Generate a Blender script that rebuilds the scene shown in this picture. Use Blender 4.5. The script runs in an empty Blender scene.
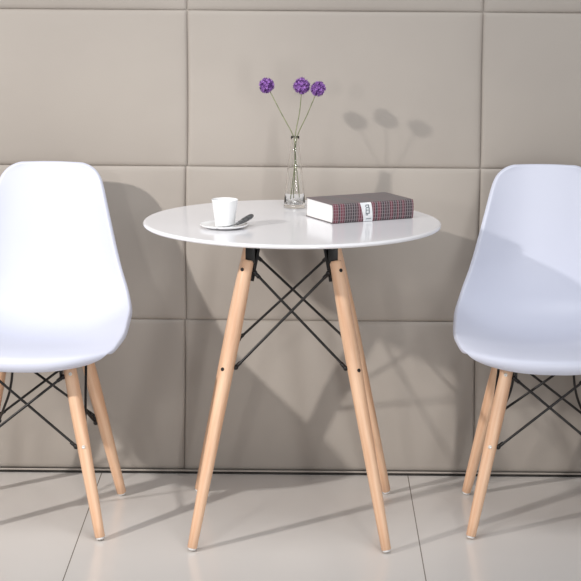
import bpy, bmesh, math, random
from mathutils import Vector, Matrix, Quaternion
random.seed(7)
PI = math.pi
C = bpy.context.scene.collection

# ------------------------------------------------------------------ materials
def mat(name, color, rough=.5, metal=0, spec=.5, coat=0):
    m = bpy.data.materials.new(name); m.use_nodes = True
    b = m.node_tree.nodes['Principled BSDF']
    b.inputs['Base Color'].default_value = (*color, 1)
    b.inputs['Roughness'].default_value = rough
    b.inputs['Metallic'].default_value = metal
    b.inputs['Specular IOR Level'].default_value = spec
    b.inputs['Coat Weight'].default_value = coat
    return m, m.node_tree, b

def node(nt, t, **kw):
    n = nt.nodes.new(t)
    for k, v in kw.items():
        if k.startswith('i_'): n.inputs[k[2:].replace('_', ' ')].default_value = v
        else: setattr(n, k, v)
    return n

def noise_mix(nt, b, c1, c2, scale=(1, 1, 1), nscale=5, detail=4, lo=.35, hi=.65, bump=0, bdist=.001, bscale=None):
    tc = node(nt, 'ShaderNodeTexCoord'); mp = node(nt, 'ShaderNodeMapping')
    mp.inputs['Scale'].default_value = scale
    nt.links.new(tc.outputs['Object'], mp.inputs['Vector'])
    n = node(nt, 'ShaderNodeTexNoise', i_Scale=nscale, i_Detail=detail)
    nt.links.new(mp.outputs[0], n.inputs['Vector'])
    r = node(nt, 'ShaderNodeValToRGB')
    r.color_ramp.elements[0].position = lo; r.color_ramp.elements[0].color = (*c1, 1)
    r.color_ramp.elements[1].position = hi; r.color_ramp.elements[1].color = (*c2, 1)
    nt.links.new(n.outputs['Fac'], r.inputs['Fac'])
    nt.links.new(r.outputs['Color'], b.inputs['Base Color'])
    if bump:
        n2 = n
        if bscale:
            n2 = node(nt, 'ShaderNodeTexNoise', i_Scale=bscale, i_Detail=3)
            nt.links.new(tc.outputs['Object'], n2.inputs['Vector'])
        bp = node(nt, 'ShaderNodeBump', i_Strength=bump, i_Distance=bdist)
        nt.links.new(n2.outputs['Fac'], bp.inputs['Height'])
        nt.links.new(bp.outputs[0], b.inputs['Normal'])
    return tc, r

M = {}
m, nt, b = mat('leather', (.42, .38, .33), .5, spec=.35)
noise_mix(nt, b, (.372, .332, .294), (.402, .360, .318), nscale=2.2, bump=.25, bdist=.0006, bscale=260)
M['leather'] = m
M['gap'], nt, b = mat('shadow_gap', (.025, .022, .02), .7)
noise_mix(nt, b, (.02, .018, .016), (.04, .035, .03), nscale=30)
M['shell'], nt, b = mat('shell_plastic', (.80, .84, .93), .42, spec=.45)
noise_mix(nt, b, (.625, .645, .75), (.645, .665, .77), nscale=3)
M['top'], nt, b = mat('white_lacquer', (.82, .81, .83), .13, spec=.5)
noise_mix(nt, b, (.80, .79, .81), (.83, .82, .84), nscale=4)
M['steel'], nt, b = mat('black_steel', (.018, .016, .015), .38, metal=.2)
noise_mix(nt, b, (.006, .005, .005), (.014, .012, .011), nscale=40)
M['boltl'], nt, b = mat('pale_bolt', (.75, .72, .68), .35, metal=.5)
noise_mix(nt, b, (.7, .67, .62), (.82, .8, .76), nscale=90)
M['glide'], nt, b = mat('glide_plastic', (.8, .79, .78), .4)
noise_mix(nt, b, (.74, .73, .72), (.84, .83, .82), nscale=50)
M['ceramic'], nt, b = mat('ceramic', (.86, .86, .86), .18)
noise_mix(nt, b, (.85, .85, .85), (.89, .89, .89), nscale=12)
M['grip'], nt, b = mat('dark_grip', (.1, .1, .1), .45)
noise_mix(nt, b, (.05, .05, .052), (.17, .17, .17), nscale=150)
M['silver'], nt, b = mat('dull_metal', (.3, .3, .3), .3, metal=.9)
noise_mix(nt, b, (.22, .22, .22), (.32, .32, .32), nscale=60)
M['stem'], nt, b = mat('stem_green', (.2, .24, .1), .6)
noise_mix(nt, b, (.13, .16, .07), (.28, .30, .16), nscale=60)
M['pages'], nt, b = mat('page_edges', (.85, .83, .82), .7)
noise_mix(nt, b, (.80, .78, .77), (.93, .92, .92), scale=(1, 1, 60), nscale=18, bump=.2, bdist=.0005)
M['label'], nt, b = mat('label_paper', (.8, .82, .82), .5)
noise_mix(nt, b, (.72, .75, .76), (.88, .88, .89), nscale=70)
M['ink'], nt, b = mat('label_ink', (.09, .11, .13), .5)
noise_mix(nt, b, (.07, .09, .11), (.16, .19, .21), nscale=200)

# petals
m, nt, b = mat('allium_petals', (.25, .08, .45), .6)
noise_mix(nt, b, (.10, .02, .19), (.46, .22, .62), nscale=150, lo=.35, hi=.68)
M['petal'] = m
# wood: grain along the leg's own axis
m, nt, b = mat('beech', (.7, .45, .27), .42, spec=.4)
tc, r = noise_mix(nt, b, (.68, .39, .235), (.84, .57, .385), scale=(26, 26, 1.6), nscale=3.2, detail=5, lo=.3, hi=.7, bump=.08)
M['wood'] = m
# glass
m = bpy.data.materials.new('clear_glass'); m.use_nodes = True
b = m.node_tree.nodes['Principled BSDF']
b.inputs['Base Color'].default_value = (1, 1, .99, 1); b.inputs['Roughness'].default_value = .01
b.inputs['Transmission Weight'].default_value = 1; b.inputs['IOR'].default_value = 1.45
M['glass'] = m

# floor tiles 0.8 x 1.2 m, thin grout
m, nt, b = mat('polished_tile', (.6, .57, .54), .2, spec=.5)
tc, r = noise_mix(nt, b, (.66, .622, .588), (.72, .682, .645), nscale=1.6, lo=.3, hi=.7)
sep = node(nt, 'ShaderNodeSeparateXYZ'); nt.links.new(tc.outputs['Object'], sep.inputs[0])
def line(out, off, period, w):
    a = node(nt, 'ShaderNodeMath', operation='ADD'); a.inputs[1].default_value = off + 100 * period
    nt.links.new(out, a.inputs[0])
    p = node(nt, 'ShaderNodeMath', operation='PINGPONG'); p.inputs[1].default_value = period / 2
    nt.links.new(a.outputs[0], p.inputs[0])
    l = node(nt, 'ShaderNodeMath', operation='LESS_THAN'); l.inputs[1].default_value = w / 2
    nt.links.new(p.outputs[0], l.inputs[0]); return l.outputs[0]
lx = line(sep.outputs[0], .496, .8, .0026); ly = line(sep.outputs[1], .75, 1.2, .0032)
mx = node(nt, 'ShaderNodeMath', operation='MAXIMUM'); nt.links.new(lx, mx.inputs[0]); nt.links.new(ly, mx.inputs[1])
mix = node(nt, 'ShaderNodeMix', data_type='RGBA'); nt.links.new(mx.outputs[0], mix.inputs[0])
nt.links.new(r.outputs[0], mix.inputs[6]); mix.inputs[7].default_value = (.22, .19, .165, 1)
nt.links.new(mix.outputs[2], b.inputs['Base Color'])
M['tile'] = m

# book cover: fine maroon / charcoal check
m, nt, b = mat('checked_cover', (.2, .15, .16), .5)
tc = node(nt, 'ShaderNodeTexCoord'); sep = node(nt, 'ShaderNodeSeparateXYZ'); nt.links.new(tc.outputs['Object'], sep.inputs[0])
def mth(op, a, bb=None):
    n = node(nt, 'ShaderNodeMath', operation=op)
    for i, v in enumerate((a, bb)):
        if v is None: continue
        if isinstance(v, (int, float)): n.inputs[i].default_value = v
        else: nt.links.new(v, n.inputs[i])
    return n.outputs[0]
sx = mth('SINE', mth('MULTIPLY', sep.outputs[0], 2 * PI / .0062))
yz = mth('ADD', sep.outputs[1], sep.outputs[2])
sy = mth('SINE', mth('MULTIPLY', yz, 2 * PI / .0075))
nx = node(nt, 'ShaderNodeTexNoise', noise_dimensions='1D', i_Scale=62, i_Detail=1); nt.links.new(sep.outputs[0], nx.inputs['W'])
r = node(nt, 'ShaderNodeValToRGB'); r.color_ramp.elements[0].position = .49; r.color_ramp.elements[0].color = (.05, .042, .047, 1)
r.color_ramp.elements[1].position = .56; r.color_ramp.elements[1].color = (.15, .03, .048, 1)
nt.links.new(nx.outputs['Fac'], r.inputs[0])
lm = mth('MULTIPLY', mth('MAXIMUM', mth('GREATER_THAN', sx, .72), mth('MULTIPLY', mth('GREATER_THAN', sy, .85), .6)), .62)
mix = node(nt, 'ShaderNodeMix', data_type='RGBA'); nt.links.new(lm, mix.inputs[0]); nt.links.new(r.outputs[0], mix.inputs[6])
mix.inputs[7].default_value = (.44, .38, .39, 1)
topm = node(nt, 'ShaderNodeMix', data_type='RGBA')       # the boards are printed greyer than the spine
nt.links.new(mth('MULTIPLY', mth('GREATER_THAN', sep.outputs[1], .007), .72), topm.inputs[0])
nt.links.new(mix.outputs[2], topm.inputs[6]); topm.inputs[7].default_value = (.17, .155, .155, 1)
nt.links.new(topm.outputs[2], b.inputs['Base Color'])
M['cover'] = m

# ------------------------------------------------------------------ helpers
def obj(name, bm, m, parent=None, smooth=True, loc=None, quat=None):
    me = bpy.data.meshes.new(name)
    bmesh.ops.recalc_face_normals(bm, faces=bm.faces[:])
    bm.to_mesh(me); bm.free(); me.materials.append(m)
    if smooth:
        for p in me.polygons: p.use_smooth = True
    o = bpy.data.objects.new(name, me); C.objects.link(o)
    if parent: o.parent = parent
    if loc is not None: o.location = loc
    if quat is not None: o.rotation_mode = 'QUATERNION'; o.rotation_quaternion = quat
    return o

def tag(o, label, cat, group=None):
    o['label'] = label; o['category'] = cat
    if group: o['group'] = group
    return o

def thing(name, label, cat, loc=(0, 0, 0), rz=0, group=None):
    o = bpy.data.objects.new(name, None); C.objects.link(o)
    o.empty_display_size = .1; o.location = loc; o.rotation_euler = (0, 0, rz)
    return tag(o, label, cat, group)

def lathe(bm, prof, seg=40, closed=False, mtx=None):
    """prof: list of (r, z); r==0 gives a pole"""
    rings = []
    for r, z in prof:
        if r < 1e-7: vs = [bm.verts.new((0, 0, z))]
        else: vs = [bm.verts.new((r * math.cos(2 * PI * k / seg), r * math.sin(2 * PI * k / seg), z)) for k in range(seg)]
        rings.append(vs)
    pairs = list(zip(rings, rings[1:]))
    if closed: pairs.append((rings[-1], rings[0]))
    for a, b_ in pairs:
        for k in range(seg):
            k2 = (k + 1) % seg
            if len(a) == 1 and len(b_) == 1: continue
            if len(a) == 1: bm.faces.new((a[0], b_[k], b_[k2]))
            elif len(b_) == 1: bm.faces.new((a[k], a[k2], b_[0]))
            else: bm.faces.new((a[k], a[k2], b_[k2], b_[k]))
    if mtx is not None:
        bmesh.ops.transform(bm, matrix=mtx, verts=[v for rr in rings for v in rr])
    return rings

def catmull(pts, n):
    out = []
    P = [Vector(p) for p in pts]
    P = [P[0] * 2 - P[1]] + P + [P[-1] * 2 - P[-2]]
    for i in range(1, len(P) - 2):
        for k in range(n):
            t = k / n; a, b_, c, d = P[i - 1:i + 3]
            out.append(.5 * ((2 * b_) + (c - a) * t + (2 * a - 5 * b_ + 4 * c - d) * t * t + (3 * b_ - a - 3 * c + d) * t ** 3))
    out.append(P[-2]); return out

def tube(bm, pts, rad, seg=12, caps=True):
    pts = [Vector(p) for p in pts]; rings = []
    t0 = (pts[1] - pts[0]).normalized()
    up = t0.orthogonal().normalized()
    for i, p in enumerate(pts):
        t = (pts[min(i + 1, len(pts) - 1)] - pts[max(i - 1, 0)]).normalized()
        up = (up - t * up.dot(t)).normalized(); s = t.cross(up)
        r = rad(i / (len(pts) - 1)) if callable(rad) else rad
        rings.append([bm.verts.new(p + (up * math.cos(2 * PI * k / seg) + s * math.sin(2 * PI * k / seg)) * r) for k in range(seg)])
    for a, b_ in zip(rings, rings[1:]):
        for k in range(seg):
            bm.faces.new((a[k], a[(k + 1) % seg], b_[(k + 1) % seg], b_[k]))
    if caps:
        bm.faces.new(rings[0][::-1]); bm.faces.new(rings[-1])
    return rings

def box(bm, lo, hi, bev=0, mtx=None):
    r = bmesh.ops.create_cube(bm, size=1)
    c = [(a + b_) / 2 for a, b_ in zip(lo, hi)]; s = [b_ - a for a, b_ in zip(lo, hi)]
    vs = r['verts']
    bmesh.ops.transform(bm, matrix=Matrix.Translation(c) @ Matrix.Diagonal((*s, 1)), verts=vs)
    if bev:
        es = list({e for v in vs for e in v.link_edges})
        g = bmesh.ops.bevel(bm, geom=es, offset=bev, segments=3, profile=.5, affect='EDGES')
        vs = list({v for f in g['faces'] for v in f.verts} | {v for v in vs if v.is_valid})
    if mtx is not None: bmesh.ops.transform(bm, matrix=mtx, verts=vs)
    return vs

# ------------------------------------------------------------------ setting
bm = bmesh.new(); box(bm, (-3.2, -5.6, -.02), (3.2, .45, 0))
o = obj('floor', bm, M['tile'], smooth=False); o['kind'] = 'structure'

WY = .410          # wall plane
bm = bmesh.new()
cols = [(-.27 - .75 * k, -.27 - .75 * (k - 1)) for k in range(3, 0, -1)] + [(-.27, .4745)] + [(.4745 + .75 * k, .4745 + .75 * (k + 1)) for k in range(3)]
rnd = random.Random(3)
for ci, (x0, x1) in enumerate(cols):
    for ri in range(5):
        z0, z1 = (.0085 if ri == 0 else .4045 * ri - .0005), .4045 * (ri + 1) - .0005
        if ri == 1: z0, z1 = .4085, .8070
        if ri == 0: z1 = .4085
        if ri == 2: z0, z1 = .8070, 1.2015
        if ri == 3: z0, z1 = 1.2015, 1.60
        if ri == 4: z0, z1 = 1.60, 2.0
        nx_, nz_ = 44, 26
        ph = [rnd.uniform(0, 6.3) for _ in range(6)]
        def smooth_param(n):
            return [.5 - .5 * math.cos(PI * i / n) for i in range(n + 1)]
        us, vs_ = smooth_param(nx_), smooth_param(nz_)
        g = []
        for u in us:
            row = []
            for v in vs_:
                x = x0 + .0004 + (x1 - x0 - .0008) * u; z = z0 + .0002 + (z1 - z0 - .0004) * v 
                d1 = min(x - x0, x1 - x); d2 = min(z - z0, z1 - z)
                h = .010 * (.45 + .55 * (1 - math.exp(-d1 / .0025))) * (.62 + .38 * (1 - math.exp(-d2 / .0020)))
                h += .013 * max(0, math.sin(PI * u)) ** .45 * max(0, math.sin(PI * v)) ** .6 - .006
                w = math.exp(-d1 / .05)
                h += .0007 * w * math.sin(z * 55 + ph[0]) * (1 - math.exp(-d1 / .01)) * (1 - math.exp(-d2 / .02))
                h += .0006 * math.exp(-d2 / .04) * math.sin(x * 34 + ph[1]) * (1 - math.exp(-d2 / .01)) * (1 - math.exp(-d1 / .02))
                h += .0016 * math.sin(x * 7 + ph[2]) * math.sin(z * 6 + ph[3]) * math.sin(PI * u) * math.sin(PI * v)
                # seams wander a little
                xo = (-.0085 if ri == 0 else -.004 if ri == 1 else 0) * math.exp(-abs(x + .27) / .25) - .0005 + .0016 * math.sin(z * 9 + round(x0 * 3)) * (1 - u) + .0016 * math.sin(z * 9 + round(x1 * 3)) * u
                row.append(bm.verts.new((x + xo, WY + .016 - h, z)))
            g.append(row)
        for i in range(nx_):
            for j in range(nz_):
                bm.faces.new((g[i][j], g[i + 1][j], g[i + 1][j + 1], g[i][j + 1]))
        # lower hem
xs = cols[0][0], cols[-1][1]
box(bm, (xs[0], WY + .018, .004), (xs[1], WY + .06, 2.0))
tube(bm, [(xs[0], WY + .0045, .0075), (0, WY + .0045, .0075), (xs[1], WY + .0045, .0075)], .0028, 10)
o = obj('wall_back', bm, M['leather']); o['kind'] = 'structure'
bm = bmesh.new(); box(bm, (xs[0], WY + .0, 0.0), (xs[1], WY + .0175, .0035))
o = obj('baseboard_back', bm, M['gap'], smooth=False); o['kind'] = 'structure'

# ------------------------------------------------------------------ legs and rods
def leg_bm(L, r0, r1, rt):
    bm = bmesh.new()
    prof = [(0, .008), (r0 * .8, .008), (r0, .010)]
    for k in range(1, 13):
        t = k / 12; s = .010 + (L - .014) * t
        r = r0 + (r1 - r0) * min(1, t / .72) ** .9
        if t > .72: r = r1 + (rt - r1) * ((t - .72) / .28) ** 1.4
        prof.append((r, s))
    prof += [(rt * .85, L), (0, L)]
    lathe(bm, prof, 28)
    return bm

def make_leg(parent, foot, top, r0, r1, rt, bolts, bolt_dir, boltmat, bolt_r=.0042):
    foot, top = Vector(foot), Vector(top)
    d = top - foot; L = d.length
    q = Vector((0, 0, 1)).rotation_difference(d.normalized())
    lg = obj('leg', leg_bm(L, r0, r1, rt), M['wood'], parent, loc=foot, quat=q)
    bm = bmesh.new()
    lathe(bm, [(0, .0028), (r0 * .45, .003), (r0 * .78, .0046), (r0 * .82, .0079), (0, .0079)], 20)
    obj('foot_glide', bm, M['glide'], lg)['label'] = 'white plastic glide'
    qi = q.inverted()
    for z in bolts:
        s = (z - foot.z) / (top.z - foot.z) * L
        dl = qi @ Vector(bolt_dir); dl.z = 0; dl.normalize()
        t = s / L
        r = r0 + (r1 - r0) * min(1, t / .72) ** .9
        if t > .72: r = r1 + (rt - r1) * ((t - .72) / .28) ** 1.4
        mt = Matrix.Translation(Vector((0, 0, s)) + dl * (r - .0015)) @ Vector((0, 0, 1)).rotation_difference(dl).to_matrix().to_4x4()
        bm = bmesh.new()
        lathe(bm, [(0, 0), (bolt_r, 0), (bolt_r, .002), (bolt_r * .75, .0034), (bolt_r * .42, .0034), (bolt_r * .38, .0022), (0, .0022)], 16, mtx=mt)
        obj('bolt', bm, boltmat, lg)
    return lg

def lerp(a, b_, t): return Vector(a) + (Vector(b_) - Vector(a)) * t
def at_z(foot, top, z):
    foot, top = Vector(foot), Vector(top); return lerp(foot, top, (z - foot.z) / (top.z - foot.z))

def rod(parent, a, b_, r=.0032, pts=None, off=(0, 0, 0)):
    bm = bmesh.new()
    a, b_ = Vector(a), Vector(b_); off = Vector(off)
    if pts: tube(bm, pts, r, 10)
    else:
        tube(bm, [a, lerp(a, b_, .03) + off, lerp(a, b_, .5) + off, lerp(a, b_, .97) + off, b_], r, 10)
    for p, o_ in ((a, b_), (b_, a)):      # flattened eyelets at the rod ends
        d = (o_ - p).normalized()
        bmesh.ops.create_uvsphere(bm, u_segments=14, v_segments=8, radius=r * 2.0, matrix=Matrix.Translation(p))
        tube(bm, [p, p + d * .016], r * 1.45, 10)
    return obj('brace_rod', bm, M['steel'], parent)

# ------------------------------------------------------------------ table
T = thing('dining_table', 'round white-topped table on four splayed beech legs with black cross braces', 'table')
bm = bmesh.new()
R, z1, z0 = .35, .7345, .7245
prof = [(0, z1)] + [(R * k / 6, z1) for k in range(1, 6)] + [(R - .02, z1), (R - .010, z1), (R - .0075, z1)]
for k in range(0, 9):
    a = PI / 2 - k * PI / 8
    prof.append((R - .0065 + .0065 * math.cos(a), (z0 + z1) / 2 + .005 * math.sin(a)))
prof += [(R - .03, z0 - .0002), (R * .5, z0 - .0002), (0, z0 - .0002)]
lathe(bm, prof, 160)
obj('tabletop', bm, M['top'], T)['label'] = 'glossy white round top'
feet = {}; tops = {}
for sx_ in (-1, 1):
    for sy_ in (-1, 1):
        feet[sx_, sy_] = Vector(((sx_ * .225) if sy_ < 0 else (.243 if sx_ > 0 else -.234), sy_ * .243, 0))
        tops[sx_, sy_] = Vector((sx_ * .1015, sy_ * .106, .658))
        lg = make_leg(T, feet[sx_, sy_], tops[sx_, sy_], .0112, .0178, .0148, (.41, .635), (sx_ * .55, sy_ * .85, 0), M['steel'], .0044)
        # black bracket from the leg's head up to the underside
        bm = bmesh.new()
        t = tops[sx_, sy_]; d = (t - feet[sx_, sy_]).normalized()
        ctr = t + Vector((-sx_ * .0135, -sy_ * .011, 0))
        ang = math.atan2(sy_, sx_)
        mt = Matrix.Translation(ctr) @ Vector((0, 0, 1)).rotation_difference(d).to_matrix().to_4x4() @ Matrix.Rotation(ang, 4, 'Z')
        box(bm, (-.004, -.011, -.050), (.004, .011, .034), .001, mt)
        mt2 = Matrix.Translation((t.x - sx_ * .012, t.y - sy_ * .008, 0))
        box(bm, (-.016, -.014, .7100), (.016, .014, .7240), .001, mt2)
        box(bm, (-.011, -.010, .652), (.011, .010, .7105), .001, Matrix.Translation((t.x - sx_ * .006, t.y - sy_ * .004, 0)))
        obj('leg_bracket', bm, M['steel'], T)
bm = bmesh.new()
for a in (math.atan2(.1, .09), -math.atan2(.1, .09)):
    box(bm, (-.13, -.014, .7185), (.13, .014, .7241), .001, Matrix.Rotation(a, 4, 'Z'))
obj('support_cross', bm, M['steel'], T)
def inner(sx_, sy_, z, dx, dy, F=None, Tp=None):
    p = at_z((F or feet)[sx_, sy_], (Tp or tops)[sx_, sy_], z); return p + Vector((-sx_ * dx, -sy_ * dy, 0))
for sy_ in (-1, 1):
    for s, o_ in ((-1, .0035), (1, -.0035)):
        rod(T, inner(s, sy_, .63, .0215, 0), inner(-s, sy_, .416, .020, 0), off=(0, o_, 0))
for sx_ in (-1, 1):
    for s, o_ in ((-1, .0035), (1, -.0035)):
        rod(T, inner(sx_, s, .60, 0, .0215), inner(sx_, -s, .385, 0, .020), off=(o_, 0, 0))

# ------------------------------------------------------------------ chairs
def shell_bm():
    rows = [(-.226, .404, .150, .046, .010), (-.238, .418, .184, .060, .010), (-.2345, .438, .201, .068, .005), (-.205, .4445, .210, .060, .006),
            (-.15, .445, .215, .032, .014), (-.07, .437, .221, .008, .032), (.02, .430, .217, -.001, .053),
            (.10, .433, .213, -.012, .060), (.16, .454, .204, -.034, .055), (.20, .50, .193, -.050, .036),
            (.221, .57, .175, -.052, .012), (.236, .65, .156, -.044, 0), (.249, .73, .136, -.034, 0),
            (.256, .773, .126, -.027, -.001), (.260, .800, .116, -.021, -.003), (.263, .817, .099, -.016, -.005), (.2645, .825, .075, -.010, -.004)]
    r5 = [Vector(r + (0,)) if False else r for r in rows]
    # catmull over 5 channels
    def cm(i, k, n, ch):
        g = lambda j: (rows[0][ch] * 2 - rows[1][ch]) if j < 0 else (rows[-1][ch] * 2 - rows[-2][ch]) if j >= len(rows) else rows[j][ch]
        a, b_, c, d = g(i - 1), g(i), g(i + 1), g(i + 2); t = k / n
        return .5 * (2 * b_ + (c - a) * t + (2 * a - 5 * b_ + 4 * c - d) * t * t + (3 * b_ - a - 3 * c + d) * t ** 3)
    rr = []
    for i in range(len(rows) - 1):
        for k in range(2): rr.append([cm(i, k, 2, ch) for ch in range(5)])
    rr.append(list(rows[-1]))
    N = 26; G = []
    for (y, z, w, ey, ez) in rr:
        row = []
        for j in range(N + 1):
            u = -math.cos(PI * j / N); u = .55 * u + .45 * (-1 + 2 * j / N)
            e = abs(u) ** 2.5
            row.append(Vector((w * u, y + ey * e, z + ez * e)))
        G.append(row)
    H, W = len(G), N + 1
    def nrm(i, j):
        a = G[min(i + 1, H - 1)][j] - G[max(i - 1, 0)][j]; b_ = G[i][min(j + 1, W - 1)] - G[i][max(j - 1, 0)]
        n = b_.cross(a).normalized()
        return n
    bm = bmesh.new()
    V = [[bm.verts.new(p) for p in row] for row in G]
    for i in range(H - 1):
        for j in range(W - 1): bm.faces.new((V[i][j], V[i][j + 1], V[i + 1][j + 1], V[i + 1][j]))
    # rolled flange round the rim
    loop = [(0, j) for j in range(W)] + [(i, W - 1) for i in range(1, H)] + [(H - 1, j) for j in range(W - 2, -1, -1)] + [(i, 0) for i in range(H - 2, 0, -1)]
    prev = [V[i][j] for i, j in loop]
    for dn, do in ((.003, .0022), (.008, .0032), (.0125, .003)):
        cur = []
        for k, (i, j) in enumerate(loop):
            n = nrm(i, j)
            p = G[i][j]
            pa = G[loop[k - 1][0]][loop[k - 1][1]]; pb = G[loop[(k + 1) % len(loop)][0]][loop[(k + 1) % len(loop)][1]]
            out = (pb - pa).normalized().cross(n)
            if out.dot(p - Vector((0, .02 if p.z < .5 else p.y, p.z if p.z < .5 else .55))) < 0: out = -out
            cur.append(bm.verts.new(p - n * dn + out * do))
        for k in range(len(loop)):
            k2 = (k + 1) % len(loop)
            bm.faces.new((prev[k], prev[k2], cur[k2], cur[k]))
        prev = cur
    return bm

def make_chair():
    t = thing('dining_chair', '', 'chair')
    bm = shell_bm()
    o = obj('seat_shell', bm, M['shell'], t)
    md = o.modifiers.new('thickness', 'SOLIDIFY'); md.thickness = .0045; md.offset = -1
    md = o.modifiers.new('smooth', 'SUBSURF'); md.levels = 1; md.render_levels = 2
    o['label'] = 'moulded white plastic one-piece seat and back'
    F, Tp = {}, {}
    for a in (-1, 1):
        for b_ in (-1, 1):
            F[a, b_] = Vector((a * .180, b_ * .187, 0)); Tp[a, b_] = Vector((a * .099, b_ * .108, .394))
            make_leg(t, F[a, b_], Tp[a, b_], .0116, .0168, .0152, (.378, .213), (a * .12, b_ * 1, 0), M['boltl'], .0044)
            bm = bmesh.new()
            c = Tp[a, b_]
            mt = Matrix.Translation((c.x - a * .0205, c.y - b_ * .004, 0))
            box(bm, (-.003, -.010, .362), (.003, .010, .408), .0008, mt)
            mt = Matrix.Translation((c.x - a * .010, c.y - b_ * .004, 0))
            box(bm, (-.0135, -.013, .402), (.0135, .013, .410), .0008, mt)
            box(bm, (-.006, -.006, .408), (.006, .006, .427 if b_ < 0 else .424), .0008, mt)
            obj('leg_bracket', bm, M['steel'], t)
    bm = bmesh.new()
    for y in (-.104, .104): box(bm, (-.095, y - .009, .404), (.095, y + .009, .410), .0008)
    for x in (-.088, .088): box(bm, (x - .007, -.104, .4045), (x + .007, .104, .4095), .0008)
    obj('support_frame', bm, M['steel'], t)
    for b_ in (-1, 1):
        for s, of in ((-1, .0035), (1, -.0035)):
            rod(t, inner(s, b_, .371, .0205, 0, F, Tp), inner(-s, b_, .213, .0185, 0, F, Tp), off=(0, of, 0))
    for a in (-1, 1):
        p1 = inner(a, -1, .235, 0, .019, F, Tp); p2 = inner(a, 1, .375, 0, .020, F, Tp)
        rod(t, p1, p2, off=(a * .004, 0, 0))
        q0 = Vector((a * .071, .078, .4)); q3 = inner(a, 1, .197, .0185, .004, F, Tp)
        rod(t, q3, q0, pts=catmull([q0, (a * .073, .079, .335), (a * .082, .086, .285), (a * .100, .103, .24), q3], 5))
    return t

chair = make_chair()
chair.location = (-.612, .027, 0); chair.rotation_euler.z = math.radians(-2.7); chair.scale = (1, 1, 1.008)
def copy_tree(o, parent=None):
    c = o.copy(); C.objects.link(c); c.parent = parent
    for ch in list(o.children): copy_tree(ch, c)
    return c
ch2 = copy_tree(chair)
ch2.location = (.613, .047, 0)
tag(chair, 'white plastic shell chair with beech legs on the left of the round table', 'chair', 'shell chairs beside the round table')
tag(ch2, 'white plastic shell chair with beech legs on the right of the round table', 'chair', 'shell chairs beside the round table')

# ------------------------------------------------------------------ things on the table
ZT = .7345
# vase
VX, VY = .004, .205
bm = bmesh.new()
outp = [(0, 0), (.020, 0), (.0255, .0015), (.0268, .005), (.0262, .012), (.0235, .04), (.0195, .08), (.0150, .12), (.0115, .145), (.0100, .158), (.0100, .168), (.0106, .1755)]
inp = [(.0100, .1760), (.0090, .1757), (.0087, .168), (.0087, .158), (.0102, .145), (.0137, .12), (.0181, .08), (.0220, .04), (.0240, .016), (.0200, .0105), (0, .0095)]
lathe(bm, outp + inp, 56)
o = obj('flower_vase', bm, M['glass'], loc=(VX, VY, ZT + .0005))
tag(o, 'slim clear glass bottle vase standing behind the book on the white table', 'vase')

def floret_ball(bm, c, R, n=95, seed=1):
    r_ = random.Random(seed)
    bmesh.ops.create_icosphere(bm, subdivisions=2, radius=R * .55, matrix=Matrix.Translation(c))
    for i in range(n):
        z = 1 - 2 * (i + .5) / n; a = i * 2.399963; s = math.sqrt(max(0, 1 - z * z))
        d = (Vector((s * math.cos(a), s * math.sin(a), z)) + Vector([r_.uniform(-.12, .12) for _ in range(3)])).normalized()
        rr = R * r_.uniform(.82, 1.1)
        base = c + d * rr * .78
        u = d.orthogonal().normalized(); v = d.cross(u); ph = r_.uniform(0, 6)
        st = bm.verts.new(c + d * R * .5); mid = bm.verts.new(base)
        for k in range(6):
            a1 = ph + k * PI / 3
            e = u * math.cos(a1) + v * math.sin(a1); f = u * math.cos(a1 + PI / 2) + v * math.sin(a1 + PI / 2)
            p1 = bm.verts.new(base + d * R * .10 + e * R * .13 + f * R * .07)
            p2 = bm.verts.new(base + d * R * .10 + e * R * .13 - f * R * .07)
            tip = bm.verts.new(base + d * (rr - rr * .78) + e * R * .26)
            bm.faces.new((mid, p1, tip)); bm.faces.new((mid, tip, p2)); bm.faces.new((st, p1, mid)); bm.faces.new((st, mid, p2))

heads = [((-.0655, .2, 1.0335), .0190, 'purple globe allium leaning far left out of the vase', [(VX + .012, VY + .009, ZT + .022), (VX + .002, VY + .006, ZT + .12), (VX - .003, VY + .0045, ZT + .172), (-.028, .203, .963), (-.058, .201, 1.0205)]),
         ((.0193, .214, 1.0320), .0205, 'purple globe allium standing nearly upright, middle of three in the vase', [(VX - .003, VY, ZT + .022), (VX, VY, ZT + .10), (VX - .0002, VY + .002, ZT + .172), (.0140, .209, .966), (.0187, .213, 1.016)]),
         ((.0590, .178, 1.0290), .0185, 'purple globe allium on the right, touching the middle one', [(VX - .010, VY - .010, ZT + .022), (VX + .000, VY - .007, ZT + .11), (VX + .0042, VY - .0042, ZT + .172), (.034, .191, .967), (.053, .182, 1.015)])]
for i, (hc, R_, lab, sp) in enumerate(heads):
    t = thing('allium_flower', lab, 'flower', loc=(VX, VY, ZT + .02), group='purple flowers in the glass vase')
    base = Vector((VX, VY, ZT + .02))
    bm = bmesh.new(); tube(bm, [p - base for p in catmull(sp, 8)], .0011, 8)
    obj('stem', bm, M['stem'], t)
    bm = bmesh.new(); floret_ball(bm, Vector(hc) - base, R_, seed=i + 4)
    obj('flower_head', bm, M['petal'], t, smooth=False)

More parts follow.
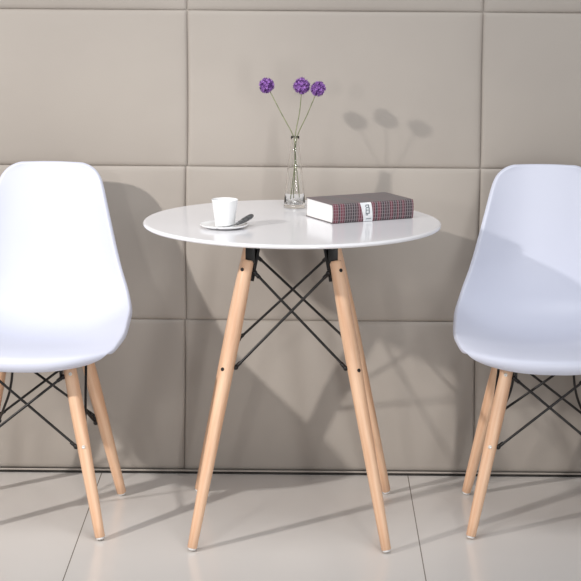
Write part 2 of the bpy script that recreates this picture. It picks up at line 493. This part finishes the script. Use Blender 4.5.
# saucer, cup, spoon
CX, CY = -.156, -.113
bm = bmesh.new()
lathe(bm, [(0, .0), (.030, .0), (.032, .0008), (.045, .0025), (.0535, .0055), (.0556, .0080), (.0558, .0087), (.0550, .0090), (.052, .0070), (.044, .0043), (.031, .0026), (.0275, .0023), (0, .0023)], 64)
o = obj('saucer', bm, M['ceramic'], loc=(CX, CY, ZT + .0003)); tag(o, 'thin white round saucer under the small white cup', 'saucer')
bm = bmesh.new()
lathe(bm, [(0, .0012), (.018, .0012), (.019, 0), (.0208, 0), (.0218, .0012), (.0225, .006), (.0262, .033), (.0302, .0605), (.0306, .0625), (.0298, .0632), (.0288, .0620), (.0245, .033), (.0205, .007), (.017, .0045), (0, .0040)], 56)
o = obj('coffee_cup', bm, M['ceramic'], loc=(CX + .002, CY, ZT + .0028)); tag(o, 'small white handleless tapered cup standing on the saucer', 'cup')
# spoon: from (-.165,-.11) up to (-.093,-.0)
sp = thing('teaspoon', 'dark-handled teaspoon resting on the saucer in front of the white cup', 'spoon', loc=(-.148, -.122, ZT + .004))
b0 = Vector((-.148, -.122, ZT + .004))
def rel(*p): return Vector(p) - b0
A = Vector((-.159, -.1545, ZT + .0080)); B = Vector((-.126, -.1320, ZT + .0112)); D = Vector((-.092, -.081, ZT + .0235))
bm = bmesh.new(); tube(bm, [A - b0, lerp(A, B, .5) - b0 - Vector((0, 0, .0015)), B - b0, lerp(B, D, .1) - b0], .0014, 10)
obj('neck', bm, M['silver'], sp)
bm = bmesh.new()
dirv = (A - B).normalized(); mt = Matrix.Translation(A - b0 + dirv * .008) @ Vector((1, 0, 0)).rotation_difference(dirv).to_matrix().to_4x4()
r_ = bmesh.ops.create_uvsphere(bm, u_segments=24, v_segments=12, radius=1)
bmesh.ops.transform(bm, matrix=mt @ Matrix.Diagonal((.0085, .0055, .0020, 1)), verts=r_['verts'])
obj('bowl', bm, M['silver'], sp)
bm = bmesh.new()
dv = (D - B)
tube(bm, [B - b0 + dv * k / 10 for k in range(11)], lambda t: .0014 + .0048 * math.sin(PI * min(1, .08 + t * .62)) ** .8 * (1 if t < .97 else .7), 14)
obj('handle', bm, M['grip'], sp)['label'] = 'thick dark grey handle'

# book
BA = math.atan2(.10, .194); bx, by = .095, -.050
bk = thing('thick_book', 'thick hardback with maroon and charcoal checked cover lying on the white table', 'book', loc=(bx, by, ZT + .0003), rz=BA)
L_, D_, Hh = .216, .137, .0455
def ext(bm, poly, x0, x1):
    a = [bm.verts.new((x0, y, z)) for y, z in poly]; c = [bm.verts.new((x1, y, z)) for y, z in poly]
    bm.faces.new(a); bm.faces.new(c[::-1])
    for k in range(len(poly)):
        k2 = (k + 1) % len(poly); bm.faces.new((a[k], c[k], c[k2], a[k2]))
th = .0022; R2 = Hh / 2
def spine(off, n=12):
    pts = []
    for k in range(n + 1):
        a = -PI / 2 + PI * k / n
        pts.append((.0065 - (.0065 - off) * math.cos(a) ** .8 if abs(math.cos(a)) > 1e-6 else .0065, R2 + (R2 - off) * math.sin(a)))
    return pts
outer = [(D_, 0)] + spine(0) + [(D_, Hh)]
inn = [(D_, th)] + spine(th) + [(D_, Hh - th)]
bm = bmesh.new(); ext(bm, outer + inn[::-1], 0, L_)
obj('cover', bm, M['cover'], bk, smooth=False)
bm = bmesh.new(); ext(bm, [(D_ - .004, th + .0001)] + [(y + .0004, z) for y, z in spine(th + .0002)] + [(D_ - .004, Hh - th - .0001)], .0012, L_ - .003)
obj('page_block', bm, M['pages'], bk, smooth=False)['label'] = 'white page edges'
# white label wrapped on the spine, leaning
bm = bmesh.new(); sp_ = spine(-.0005, 12)[1:-1]
def lx(z): return .0725 + (Hh - z) * .22 * 1.0, .102 + (Hh - z) * .10
va, vb = [], []
for y, z in sp_:
    a_, c_ = lx(z); va.append(bm.verts.new((a_, y, z))); vb.append(bm.verts.new((c_, y, z)))
for k in range(len(sp_) - 1): bm.faces.new((va[k], vb[k], vb[k + 1], va[k + 1]))
lb = obj('spine_label', bm, M['label'], bk, smooth=False); lb['label'] = 'white slanted paper label with dark marks'
md = lb.modifiers.new('t', 'SOLIDIFY'); md.thickness = .0004; md.offset = 0
bm = bmesh.new()
def spine_y(z):
    s_ = min(1, max(-1, (z - R2) / (R2 + .0005))); return .0065 - (.0065 + .0005) * max(0, math.sqrt(1 - s_ * s_)) ** .8
def stroke(x0, zz0, x1, zz1):
    box(bm, (x0, 0, zz0), (x1, .0005, zz1)) if False else None
    n = max(1, int((zz1 - zz0) / .003))
    for k in range(n):
        a, c = zz0 + (zz1 - zz0) * k / n, zz0 + (zz1 - zz0) * (k + 1) / n
        y0, y1 = spine_y(a) - .0005, spine_y(c) - .0005
        f = [bm.verts.new(p) for p in ((x0, y0, a), (x1, y0, a), (x1, y1, c), (x0, y1, c))]; bm.faces.new(f)
for s in ((.0865, .0385, .0955, .0405), (.0855, .0355, .0875, .0385), (.0930, .0345, .0952, .0385), (.0870, .0330, .0960, .0348),
          (.0862, .0205, .0880, .0330), (.0945, .0205, .0965, .0330), (.0880, .0270, .0945, .0283), (.0862, .0192, .0970, .0207),
          (.0868, .0150, .0884, .0192), (.0905, .0150, .0922, .0192), (.0885, .0066, .1010, .0080)):
    stroke(*s)
o = obj('label_print', bm, M['ink'], lb, smooth=False)
md = o.modifiers.new('t', 'SOLIDIFY'); md.thickness = .0002

# ------------------------------------------------------------------ camera
F_, px, py, pz, pit, yaw, roll = 2057.4, .031, -4.7804, 1.4745, .1875, -.0071, .0072
f = Vector((math.sin(yaw) * math.cos(pit), math.cos(yaw) * math.cos(pit), -math.sin(pit)))
rt = Vector((math.cos(yaw), -math.sin(yaw), 0)); up = rt.cross(f)
rt2 = rt * math.cos(roll) + up * math.sin(roll); up2 = -rt * math.sin(roll) + up * math.cos(roll)
cam = bpy.data.cameras.new('camera'); co = bpy.data.objects.new('camera', cam); C.objects.link(co)
cam.sensor_width = 36; cam.lens = F_ / 581 * 36; cam.clip_start = .05
mw = Matrix((rt2, up2, -f)).transposed().to_4x4(); mw.translation = (px, py, pz)
co.matrix_world = mw
bpy.context.scene.camera = co

# ------------------------------------------------------------------ light: studio lamps, an added strip for the vase, ambient fill
def area(name, loc, target, size, power, color=(1, 1, 1), sy=None):
    l = bpy.data.lights.new(name, 'AREA'); l.energy = power; l.color = color
    l.shape = 'RECTANGLE' if sy else 'SQUARE'; l.size = size
    if sy: l.size_y = sy
    o = bpy.data.objects.new(name, l); C.objects.link(o); o.location = loc
    o.rotation_euler = (Vector(target) - Vector(loc)).to_track_quat('-Z', 'Y').to_euler()
    return o
kl = bpy.data.lights.new('key_lamp', 'SPOT'); kl.energy = 450; kl.color = (1, .965, .93); kl.spot_size = math.radians(34); kl.spot_blend = 1; kl.shadow_soft_size = .06
ko = bpy.data.objects.new('key_lamp', kl); C.objects.link(ko); ko.location = (-2.8, -2.4, 2.35)
ko.rotation_euler = (Vector((-.5, .2, .5)) - Vector(ko.location)).to_track_quat('-Z', 'Y').to_euler()
area('low_lamp', (-1.2, -2.8, 1.38), (0, .1, .7), .16, 8, (1, .97, .94))
area('overhead_softbox', (.1, -1.1, 3.0), (0, .1, .2), 1.3, 30, (.95, .97, 1), 1.0)
area('front_softbox', (.5, -5.6, 2.3), (0, 0, .6), 1.6, 28, (.97, .98, 1), 1.2)
area('added_streak_strip', (.95, -3.3, 1.0), (0, .2, .85), .14, 20, (1, 1, 1), 1.5)  # added only so its reflection draws a bright streak on the vase
w = bpy.data.worlds.new('World'); bpy.context.scene.world = w; w.use_nodes = True
w.node_tree.nodes['Background'].inputs[0].default_value = (.92, .95, 1, 1)
w.node_tree.nodes['Background'].inputs[1].default_value = .31
vs = bpy.context.scene.view_settings
vs.view_transform = 'Standard'; vs.look = 'None'; vs.exposure = .1; vs.gamma = 1; vs.use_curve_mapping = False
